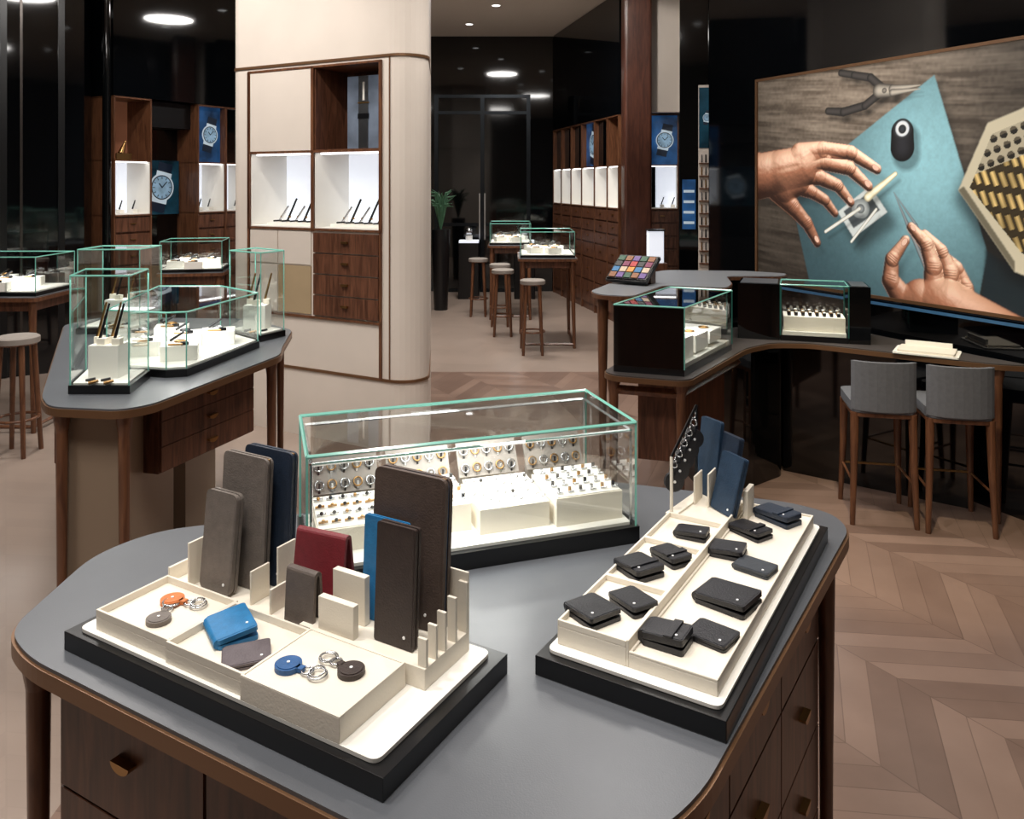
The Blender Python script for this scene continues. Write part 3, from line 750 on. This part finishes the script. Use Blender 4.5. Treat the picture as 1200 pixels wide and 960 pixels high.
mb = MB(); mb.prism(rrect(.30, .2, .01), 0, .008, WHITE); mb.prism(rrect(.26, .17, .006), .008, .02, CREAM2); mb.box((0, .075, .03), (.22, .012, .03), WHITE)
mb.obj('desk_pad', (2.13, 4.16, .7805), math.radians(-33))
mb = MB(); cols = [leather('sample_%d' % i, c) for i, c in enumerate(('#8a5a3a', '#b03838', '#2f6f9e', '#6a4f8a', '#333333', '#c7b299', '#365a45', '#7a2f50', '#d08a3a'))]
R = Matrix.Rotation(.6, 4, 'X'); mb.M = Matrix.Translation((0, 0, .078)) @ R
mb.box((0, 0, 0), (.25, .22, .02), BLACKM)
mb.box((0, 0, .012), (.24, .2, .006), BLACKM)
for i in range(5):
    for j in range(4): mb.box((-.092+i*.046, -.072+j*.048, .017), (.038, .040, .006), cols[(i*3+j*2) % 9])
mb.M = Matrix(); mb.box((0, .05, .035), (.2, .06, .07), WALNUT2)
mb.obj('leather_sample_tray', (.68, 4.55, 1.0905), math.radians(-35))
mb = MB(); c = P0+D*1.15; mb.box((0, 0, 0), (1.9, .02, .014), pmat('blue_reflection_glow', '#33597a', .4, emis=.25), 0)
mb.obj('blue_reflection_strip', (c.x-.9044*.008, c.y-.4267*.008, .955), math.atan2(D.y, D.x))  # glowing bar standing in for a pale blue reflection, not a lamp

def chair(x, y, rz):
    mb = MB(); h = .57
    mb.prism(rrect(.29, .34, .05), h-.05, h-.03, WALNUT2); mb.prism(rrect(.295, .345, .06), h-.03, h+.02, SEAT)
    n = 10; o = []; i_ = []
    for k in range(n+1):
        a = math.radians(200+140*k/n); o.append((.150*math.cos(a)/math.cos(math.radians(20)), -.12+.075*math.sin(a))); i_.append((.128*math.cos(a)/math.cos(math.radians(20)), -.12+.050*math.sin(a)))
    mb.prism(o+i_[::-1], h-.02, h+.22, SEAT, False)
    for sx in (-1, 1):
        mb.tube([(sx*.130, -.145, h-.03), (sx*.135, -.155, .3), (sx*.145, -.17, 0)], [.022, .018, .013], WALNUT2, 8)
        mb.tube([(sx*.128, .13, h-.03), (sx*.132, .14, .3), (sx*.142, .155, 0)], [.022, .018, .013], WALNUT2, 8)
        mb.bar((sx*.139, -.16, .2), (sx*.134, .145, .2), .012, .012, WALNUT2)
    mb.bar((-.134, .145, .2), (.134, .145, .2), .012, .012, BRASS)
    mb.obj('upholstered_bar_chair', (x, y, 0), rz, bevel=.006)
chair(1.825, 4.06, math.radians(-12)); chair(2.14, 3.96, math.radians(-12))

# ------------------------------------------------------------------ the large photograph (flat print)
def picture():
    W, H, z0, st = 2.25, 1.35, 1.0, .004
    nu, nz = int(W/st)+1, int(H/st)+1
    U, Z = np.meshgrid(np.linspace(0, W, nu), np.linspace(z0, z0+H, nz))
    def c(h): return np.array(lin(h))
    def vnoise(sx, sz, seed, X=None, Y=None):
        r = np.random.default_rng(seed); g = r.random((130, 130)); X = U if X is None else X; Y = Z if Y is None else Y
        x = (X*sx) % 128; y = (Y*sz) % 128; xi = x.astype(int); yi = y.astype(int); fx = x-xi; fy = y-yi
        fx = fx*fx*(3-2*fx); fy = fy*fy*(3-2*fy)
        return (g[yi, xi]*(1-fx)+g[yi, xi+1]*fx)*(1-fy)+(g[yi+1, xi]*(1-fx)+g[yi+1, xi+1]*fx)*fy
    Zs = Z+.10*U+.015*vnoise(2, 3, 21)
    g = .35*vnoise(2, 36, 1, U, Zs)+.30*vnoise(6, 90, 2, U, Zs)+.2*vnoise(12, 50, 5, U, Zs)+.15*vnoise(60, 60, 9)
    g = np.clip((g-.28)*1.6, 0, 1)
    col = c('#51463b')*(1-g[..., None])+c('#928474')*g[..., None]
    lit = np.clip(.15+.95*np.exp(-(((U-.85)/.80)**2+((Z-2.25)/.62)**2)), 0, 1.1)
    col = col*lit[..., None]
    def poly(pts):
        m = np.zeros(U.shape, bool); n = len(pts)
        for i in range(n):
            x0, y0 = pts[i]; x1, y1 = pts[(i+1) % n]
            cnd = ((y0 > Z) != (y1 > Z)); xx = (x1-x0)*(Z-y0)/((y1-y0) if y1 != y0 else 1e-9)+x0
            m ^= cnd & (U < xx)
        return m
    def cap(p, q, r0, r1):
        px, pz = U-p[0], Z-p[1]; bx_, bz = q[0]-p[0], q[1]-p[1]
        t = np.clip((px*bx_+pz*bz)/(bx_*bx_+bz*bz+1e-9), 0, 1); d = np.hypot(px-t*bx_, pz-t*bz); return d, r0+(r1-r0)*t
    def paint(m, cc, a=1.):
        nonlocal col
        m = np.asarray(m, float)*a; cc = np.array(cc); col = col*(1-m[..., None])+cc*m[..., None]
    def blur(m, k):
        m = m.astype(float)
        for _ in range(2):
            for ax in (0, 1):
                cs = np.cumsum(np.concatenate([np.repeat(np.take(m, [0], ax), k, ax), m, np.repeat(np.take(m, [-1], ax), k, ax)], ax), ax)
                m = (np.take(cs, range(2*k, cs.shape[ax]), ax)-np.take(cs, range(0, cs.shape[ax]-2*k), ax))/(2*k)
        return m
    # straight-edged sheet of blue card
    sh = [(1.36, 2.24), (1.66, 1.30), (1.60, 1.0), (.48, 1.0), (.30, 1.60)]
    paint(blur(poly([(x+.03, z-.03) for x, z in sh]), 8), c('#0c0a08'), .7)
    tn = .5*vnoise(40, 40, 8)+.5*vnoise(90, 90, 12)
    tl = np.clip(.08+1.0*np.exp(-(((U-1.30)/.52)**2+((Z-1.78)/.55)**2)), 0, 1.1)
    teal = (c('#14272e')*(1-tl[..., None])+c('#7ca6ac')*tl[..., None])*(.90+.2*tn[..., None])
    paint(blur(poly(sh), 1), teal)
    paint(blur(poly([(1.62, 1.0), (1.65, 1.32), (1.75, 1.26), (2.25, 1.12), (2.25, 1.0)]), 2), c('#101c21'), .9)
    bxp = [(1.50, 1.62), (1.66, 1.96), (2.25, 2.16), (2.25, 1.10), (1.80, 1.22)]
    paint(blur(poly([(x-.03, z-.05) for x, z in bxp]), 8), c('#07090a'), .8); paint(blur(poly(bxp), 1), c('#b0a68d'))
    paint(blur(poly([(1.50, 1.62), (1.80, 1.22), (1.80, 1.27), (1.53, 1.64)]), 1), c('#5f5847'))
    inb = poly([(1.56, 1.63), (1.68, 1.90), (2.25, 2.10), (2.25, 1.19), (1.83, 1.31)])
    ca, sa = math.cos(.35), math.sin(.35); A = (U*ca+Z*sa); B = (-U*sa+Z*ca)
    paint(inb, c('#9a9079'))
    up = inb & (B > 1.05)
    gx = A/.055; gz = B/.055; dh = np.hypot(gx-np.floor(gx)-.5, gz-np.floor(gz)-.5)
    paint(up & (dh < .36), c('#191610')); paint(up & (dh < .36) & (gz-np.floor(gz) > .55), c('#4c4436'))
    lo = inb & (B <= 1.05)
    gx = A/.042; gz = (B+.02*np.floor(gx))/.115; fx_ = np.abs(gx-np.floor(gx)-.5); fz_ = np.abs(gz-np.floor(gz)-.5)
    paint(lo, c('#2e2515')); m = lo & (fx_ < .36) & (fz_ < .42); br = np.clip(1-fx_/.36, 0, 1)**.7
    rnd = vnoise(24, 9, 33)
    paint(m, c('#4f3a14')*(1-br[..., None])+c('#e0c07c')*(br*(.25+.8*rnd))[..., None])
    paint(lo & (fx_ < .36) & (fz_ > .33) & (fz_ < .42), c('#2a2010'))
    def strokes(segs, cc, hi, sh_=True):
        if sh_:
            for p, q, r0, r1 in segs:
                d, r = cap((p[0]+.025, p[1]-.04), (q[0]+.025, q[1]-.04), r0, r1); paint(np.clip((r*1.3-d)/.03, 0, 1), c('#050505'), .55)
        for p, q, r0, r1 in segs:
            d, r = cap(p, q, r0, r1); m = np.clip((r-d)/.005, 0, 1); s = np.sqrt(np.clip(1-(d/r)**2, 0, 1))
            paint(m, c(cc)*(1-s[..., None]**4)+c(hi)*s[..., None]**4)
    strokes([((.62, 2.10), (.74, 2.085), .026, .030), ((.74, 2.085), (.90, 2.11), .030, .028), ((.90, 2.11), (1.02, 2.18), .028, .028), ((.72, 2.325), (.82, 2.30), .024, .026), ((.82, 2.30), (.94, 2.27), .026, .028), ((.94, 2.27), (1.03, 2.195), .028, .028)], '#0e0d0d', '#3a3633')
    strokes([((1.00, 2.188), (1.09, 2.178), .047, .038), ((1.09, 2.188), (1.27, 2.19), .028, .005), ((1.09, 2.168), (1.27, 2.17), .024, .005)], '#2e2a26', '#a39a8c')
    strokes([((1.035, 2.185), (1.036, 2.185), .018, .018)], '#151312', '#7d756b', False)
    strokes([((1.155, 1.85), (1.155, 1.94), .080, .076)], '#060607', '#222226')
    strokes([((1.155, 1.955), (1.156, 1.956), .062, .062)], '#1b1c1e', '#55585c', False); strokes([((1.155, 1.958), (1.156, 1.958), .046, .046)], '#b9bcbf', '#e8e6df', False); strokes([((1.155, 1.955), (1.156, 1.956), .028, .028)], '#141517', '#2f3236', False)
    paint(blur(poly([(.74, 1.40), (1.02, 1.58), (1.14, 1.42), (.86, 1.24)]), 8), c('#06090a'), .75)
    paint(blur(poly([(.70, 1.48), (.94, 1.64), (1.06, 1.49), (.82, 1.33)]), 1), c('#b4b8b4')); paint(blur(poly([(.745, 1.485), (.93, 1.60), (1.01, 1.50), (.82, 1.385)]), 1), c('#3c4244'))
    strokes([((.86, 1.50), (.875, 1.50), .06, .06)], '#6f7473', '#b0b3af', False); strokes([((.865, 1.50), (.87, 1.50), .03, .03)], '#3a3f40', '#8b8f8e', False)
    strokes([((.60, 1.35), (.86, 1.50), .014, .016), ((.80, 1.30), (.98, 1.50), .012, .012)], '#5a5a54', '#dad7cb')
    strokes([((.92, 1.57), (1.11, 1.705), .030, .016)], '#8c8468', '#efe6c8')
    def hand(parts, nails, creases, light=(.25, .62, .72), flow=None):
        Hh = np.full(U.shape, -1.)
        for (p, q, r0, r1, lift) in parts:
            d, r = cap((p[0]+.04, p[1]-.06), (q[0]+.04, q[1]-.06), r0, r1); paint(np.clip((r*1.15-d)/.05, 0, 1), c('#040606'), .30)
        for (p, q, r0, r1, lift) in parts:
            d, r = cap(p, q, r0, r1); h = np.where(d < r, np.sqrt(np.clip(r*r-d*d, 0, None))*.9+lift, -1.)
            both = (Hh > -1) & (h > -1); k = .04
            Hh = np.maximum(Hh, h)+np.where(both, np.maximum(k-np.abs(Hh-h), 0)**2/(4*k), 0)
        m = Hh > -1; Hf = np.where(m, Hh, 0.)
        Hf = Hf+np.where(m, .0018*vnoise(45, 45, 14)+.0007*vnoise(57*2, 57*2, 15), 0)
        for (p, q, w, dp) in creases:
            d, r = cap(p, q, w, w); Hf = Hf-np.where(m, dp*np.exp(-(d/w)**2), 0)
        gz_, gu = np.gradient(Hf, st)
        n = np.stack([-gu, -gz_, np.ones_like(gu)], -1); n /= np.linalg.norm(n, axis=-1, keepdims=True)
        l = np.array(light)/np.linalg.norm(light); s = np.clip((n*l).sum(-1), 0, 1)
        s = np.clip(.02+1.05*s**1.8, 0, 1.1)
        if flow is not None: s = s*flow
        s = s[..., None]
        dark, mid, hi = c('#1f0f09'), c('#93634a'), c('#ecc9aa')
        skin = np.where(s < .45, dark+(mid-dark)*(s/.45), mid+(hi-mid)*((s-.45)/.65))
        v = vnoise(9, 9, 44)[..., None]; skin = skin*(1-.12*v*np.array([.2, .9, 1.0]))
        paint(blur(m, 1), skin)
        sp_ = (np.clip((n*np.array([.2, .45, .87])).sum(-1), 0, 1)**28)[..., None]; col[:] = col+m[..., None]*sp_*np.array([.12, .11, .10])*np.clip(s*1.5, 0, 1)
        for (x, z, a, r) in nails:
            ca_, sa_ = math.cos(a), math.sin(a); e = ((U-x)*ca_+(Z-z)*sa_)**2/(r*1.35)**2+(-(U-x)*sa_+(Z-z)*ca_)**2/(r*.8)**2
            paint(np.clip((1.25-e)/.3, 0, 1), c('#64382a'), .6); paint(np.clip((.9-e)/.25, 0, 1), c('#dcb59f'), .85)
    def knk(x, z, a, w):
        out = []
        for o in (-.010, .004, .016):
            cx = x+math.cos(a)*o; cz = z+math.sin(a)*o
            out.append(((cx-math.sin(a)*w, cz+math.cos(a)*w), (cx+math.sin(a)*w, cz-math.cos(a)*w), .004, .0022))
        return out
    cre = knk(.58, 1.862, .1, .030)+knk(.80, 1.835, -.3, .026)+knk(.60, 1.78, -.1, .030)+knk(.79, 1.74, -.6, .026)+knk(.56, 1.69, -.3, .028)+knk(.70, 1.635, -.8, .024)+knk(.33, 1.50, -.8, .035)+knk(.45, 1.40, -1.0, .026)+knk(.49, 1.60, -.5, .022)
    cre += [((.20, 1.80), (.38, 1.825), .018, .003), ((.20, 1.74), (.36, 1.765), .018, .003), ((.06, 1.60), (.10, 1.84), .008, .001)]
    fl = np.clip(.62+.5*U, 0, 1.08)*np.clip(.55+1.1*(Z-1.3), .5, 1.1)
    hand([((-.3, 1.68), (.06, 1.71), .20, .155, .0), ((.06, 1.71), (.22, 1.73), .155, .150, .0), ((.22, 1.73), (.40, 1.76), .150, .135, .01), ((.26, 1.64), (.38, 1.68), .12, .10, .0),
          ((.38, 1.84), (.58, 1.865), .078, .054, .035), ((.58, 1.865), (.80, 1.838), .053, .045, .035), ((.80, 1.838), (.99, 1.735), .044, .030, .03),
          ((.42, 1.78), (.60, 1.785), .074, .052, .025), ((.60, 1.785), (.79, 1.745), .051, .044, .025), ((.79, 1.745), (.93, 1.635), .043, .030, .02),
          ((.40, 1.71), (.56, 1.69), .070, .048, .015), ((.56, 1.69), (.70, 1.64), .048, .040, .015), ((.70, 1.64), (.80, 1.54), .040, .028, .01),
          ((.36, 1.64), (.49, 1.60), .060, .042, .005), ((.49, 1.60), (.60, 1.55), .042, .035, .005), ((.60, 1.55), (.68, 1.47), .035, .025, .0),
          ((.18, 1.62), (.33, 1.50), .090, .060, .0), ((.33, 1.50), (.45, 1.40), .057, .045, .01), ((.45, 1.40), (.535, 1.28), .045, .030, .01)],
         [(.975, 1.742, -.5, .020), (.918, 1.648, -.85, .020), (.79, 1.552, -.8, .018), (.528, 1.298, -.95, .020)], cre, flow=fl)
    strokes([((1.10, 1.60), (1.20, 1.40), .004, .014), ((1.20, 1.40), (1.40, 1.00), .014, .018), ((1.10, 1.60), (1.245, 1.42), .004, .011), ((1.245, 1.42), (1.44, 1.02), .011, .016)], '#0b0c0d', '#7d8486')
    cre = knk(1.08, 1.11, 1.4, .03)+knk(1.09, 1.22, 1.0, .028)+knk(1.35, 1.20, 1.6, .03)+knk(1.31, 1.31, 2.0, .024)+knk(1.45, 1.17, 1.6, .03)+knk(1.41, 1.28, 2.0, .024)+knk(1.54, 1.11, 1.7, .026)
    fl2 = np.clip(.55+1.5*(Z-1.0), .5, 1.05)
    hand([((1.75, .80), (1.42, .98), .22, .17, .0), ((1.42, .98), (1.28, 1.0), .17, .13, .0),
          ((1.18, .99), (1.08, 1.10), .080, .058, .01), ((1.08, 1.10), (1.09, 1.22), .055, .046, .02), ((1.09, 1.22), (1.18, 1.335), .045, .029, .03),
          ((1.36, 1.05), (1.35, 1.20), .070, .052, .03), ((1.35, 1.20), (1.31, 1.32), .050, .041, .035), ((1.31, 1.32), (1.215, 1.41), .041, .028, .03),
          ((1.46, 1.03), (1.45, 1.17), .068, .050, .015), ((1.45, 1.17), (1.40, 1.29), .048, .040, .02), ((1.40, 1.29), (1.30, 1.375), .040, .027, .02),
          ((1.55, .98), (1.54, 1.11), .064, .046, .0), ((1.54, 1.11), (1.49, 1.21), .045, .037, .0), ((1.49, 1.21), (1.41, 1.275), .037, .025, .0)],
         [(1.17, 1.322, .9, .020), (1.225, 1.403, 2.4, .016)], cre, flow=fl2)
    col = np.clip(col, 0, 1)
    verts = np.stack([U.ravel(), np.zeros(U.size), (Z-z0).ravel()], -1)
    idx = np.arange(nu*nz).reshape(nz, nu)
    f = np.stack([idx[:-1, :-1].ravel(), idx[:-1, 1:].ravel(), idx[1:, 1:].ravel(), idx[1:, :-1].ravel()], -1)
    me = bpy.data.meshes.new('print'); me.vertices.add(len(verts)); me.vertices.foreach_set('co', verts.astype(np.float32).ravel())
    me.loops.add(f.size); me.loops.foreach_set('vertex_index', f.astype(np.int32).ravel())
    me.polygons.add(len(f)); me.polygons.foreach_set('loop_start', np.arange(0, f.size, 4, dtype=np.int32))
    me.update(calc_edges=True)
    ca_ = me.color_attributes.new('ink', 'FLOAT_COLOR', 'POINT')
    ca_.data.foreach_set('color', np.concatenate([col.reshape(-1, 3), np.ones((U.size, 1))], 1).astype(np.float32).ravel())
    m, nt, b = newmat('photo_print_glow'); at = nt.nodes.new('ShaderNodeAttribute'); at.attribute_name = 'ink'
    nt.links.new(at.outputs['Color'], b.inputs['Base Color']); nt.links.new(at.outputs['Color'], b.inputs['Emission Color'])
    b.inputs['Emission Strength'].default_value = .8; b.inputs['Roughness'].default_value = .5  # emission makes the print itself glow so it looks lit
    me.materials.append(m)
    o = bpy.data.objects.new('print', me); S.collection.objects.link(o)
    mb = MB(); t = .018
    mb.bx(-t, 0, -.012, .02, -t, H+t, BRONZE); mb.bx(W, W+t, -.012, .02, -t, H+t, BRONZE); mb.bx(0, W, -.012, .02, -t, 0, BRONZE); mb.bx(0, W, -.012, .02, H, H+t, BRONZE)
    mb.bx(0, W, .003, .02, 0, H, BLACKM)
    fr = mb.obj('framed_wall_photograph', (P0.x, P0.y, z0), math.atan2(D.y, D.x)); o.parent = fr
picture()

# ------------------------------------------------------------------ ceiling fittings and lights
mb = MB(); SPOTS = [(-2.6, 1.6), (-1.0, 1.2), (.4, 1.0), (1.6, 1.8), (-2.2, 3.4), (-.8, 3.0), (.8, 3.0), (-3.6, 5.0), (.2, 5.2), (1.4, 4.2), (-.2, 7.2), (.6, 8.6), (-2.8, 6.4), (-.2, 10.2), (-1.0, 9.0), (.9, 7.2), (.2, 6.4), (-.6, 11.4)]
for x, y in SPOTS:
    mb.torus((x, y, 3.893), .06, .008, WHITE); mb.cone((x, y, 3.885), (x, y, 3.899), .045, .045, NICHEW, 16)
mb.obj('recessed_downlights')
def spot(x, y, z, tx, ty, tz, e, size=60, col=(1, .94, .87), r=.05, blend=.6):
    ld = bpy.data.lights.new('spot', 'SPOT'); ld.energy = e; ld.spot_size = math.radians(size); ld.spot_blend = blend; ld.shadow_soft_size = r; ld.color = col
    o = bpy.data.objects.new('downlight_beam', ld); S.collection.objects.link(o); o.location = (x, y, z)
    o.rotation_euler = (Vector((tx, ty, tz))-Vector((x, y, z))).to_track_quat('-Z', 'Y').to_euler()
for x, y in SPOTS: spot(x, y, 3.86, x, y+.05, 0, 52 if y < 2 else (78 if y < 6 else 85), 80)
spot(-1.0, 1.2, 3.86, -.35, 1.3, .9, 70, 30); spot(.4, 1.0, 3.86, .35, 1.5, .9, 80, 30); spot(-.8, 3.0, 3.86, -.1, 1.8, .9, 50, 30)
spot(1.2, 2.6, 3.86, 1.9, 4.0, 0, 270, 34, (1, .88, .62))
spot(-.8, 3.0, 3.86, -1.2, 5.2, 1.5, 135, 55); spot(-2.2, 3.4, 3.86, -1.6, 5.4, 2.0, 75, 55)
spot(-2.8, 6.4, 3.86, -3.3, 8.0, 1.2, 100, 55); spot(-.2, 7.2, 3.86, 1.2, 9.8, 1.2, 100, 60); spot(.9, 7.2, 3.86, 1.7, 9.3, 2.8, 120, 50)
def area(x, y, z, s, e, rot=(0, 0, 0), col=(1, .96, .92)):
    ld = bpy.data.lights.new('area', 'AREA'); ld.shape = 'DISK'; ld.energy = e; ld.size = s; ld.color = col
    o = bpy.data.objects.new('added_ceiling_fill', ld); S.collection.objects.link(o); o.location = (x, y, z); o.rotation_euler = rot  # fill disc added below the ceiling to brighten the room, no fitting
area(-.5, .5, 3.85, 1.0, 54); area(-2.5, 4.5, 3.85, .7, 64); area(.6, 4.4, 3.85, .7, 38); area(-.2, 8.5, 3.85, .6, 65); area(-2.5, 1, 3.85, .8, 38)
w = bpy.data.worlds.new('w'); S.world = w; w.use_nodes = True; w.node_tree.nodes['Background'].inputs[0].default_value = (.6, .7, .8, 1); w.node_tree.nodes['Background'].inputs[1].default_value = .15

# ------------------------------------------------------------------ camera
cd = bpy.data.cameras.new('camera'); co = bpy.data.objects.new('camera', cd); S.collection.objects.link(co)
co.location = (0, 0, 1.65); co.rotation_euler = (math.radians(90), 0, 0)
cd.sensor_width = 36; cd.lens = 28.5; cd.shift_y = -.2208; cd.clip_start = .02
S.camera = co
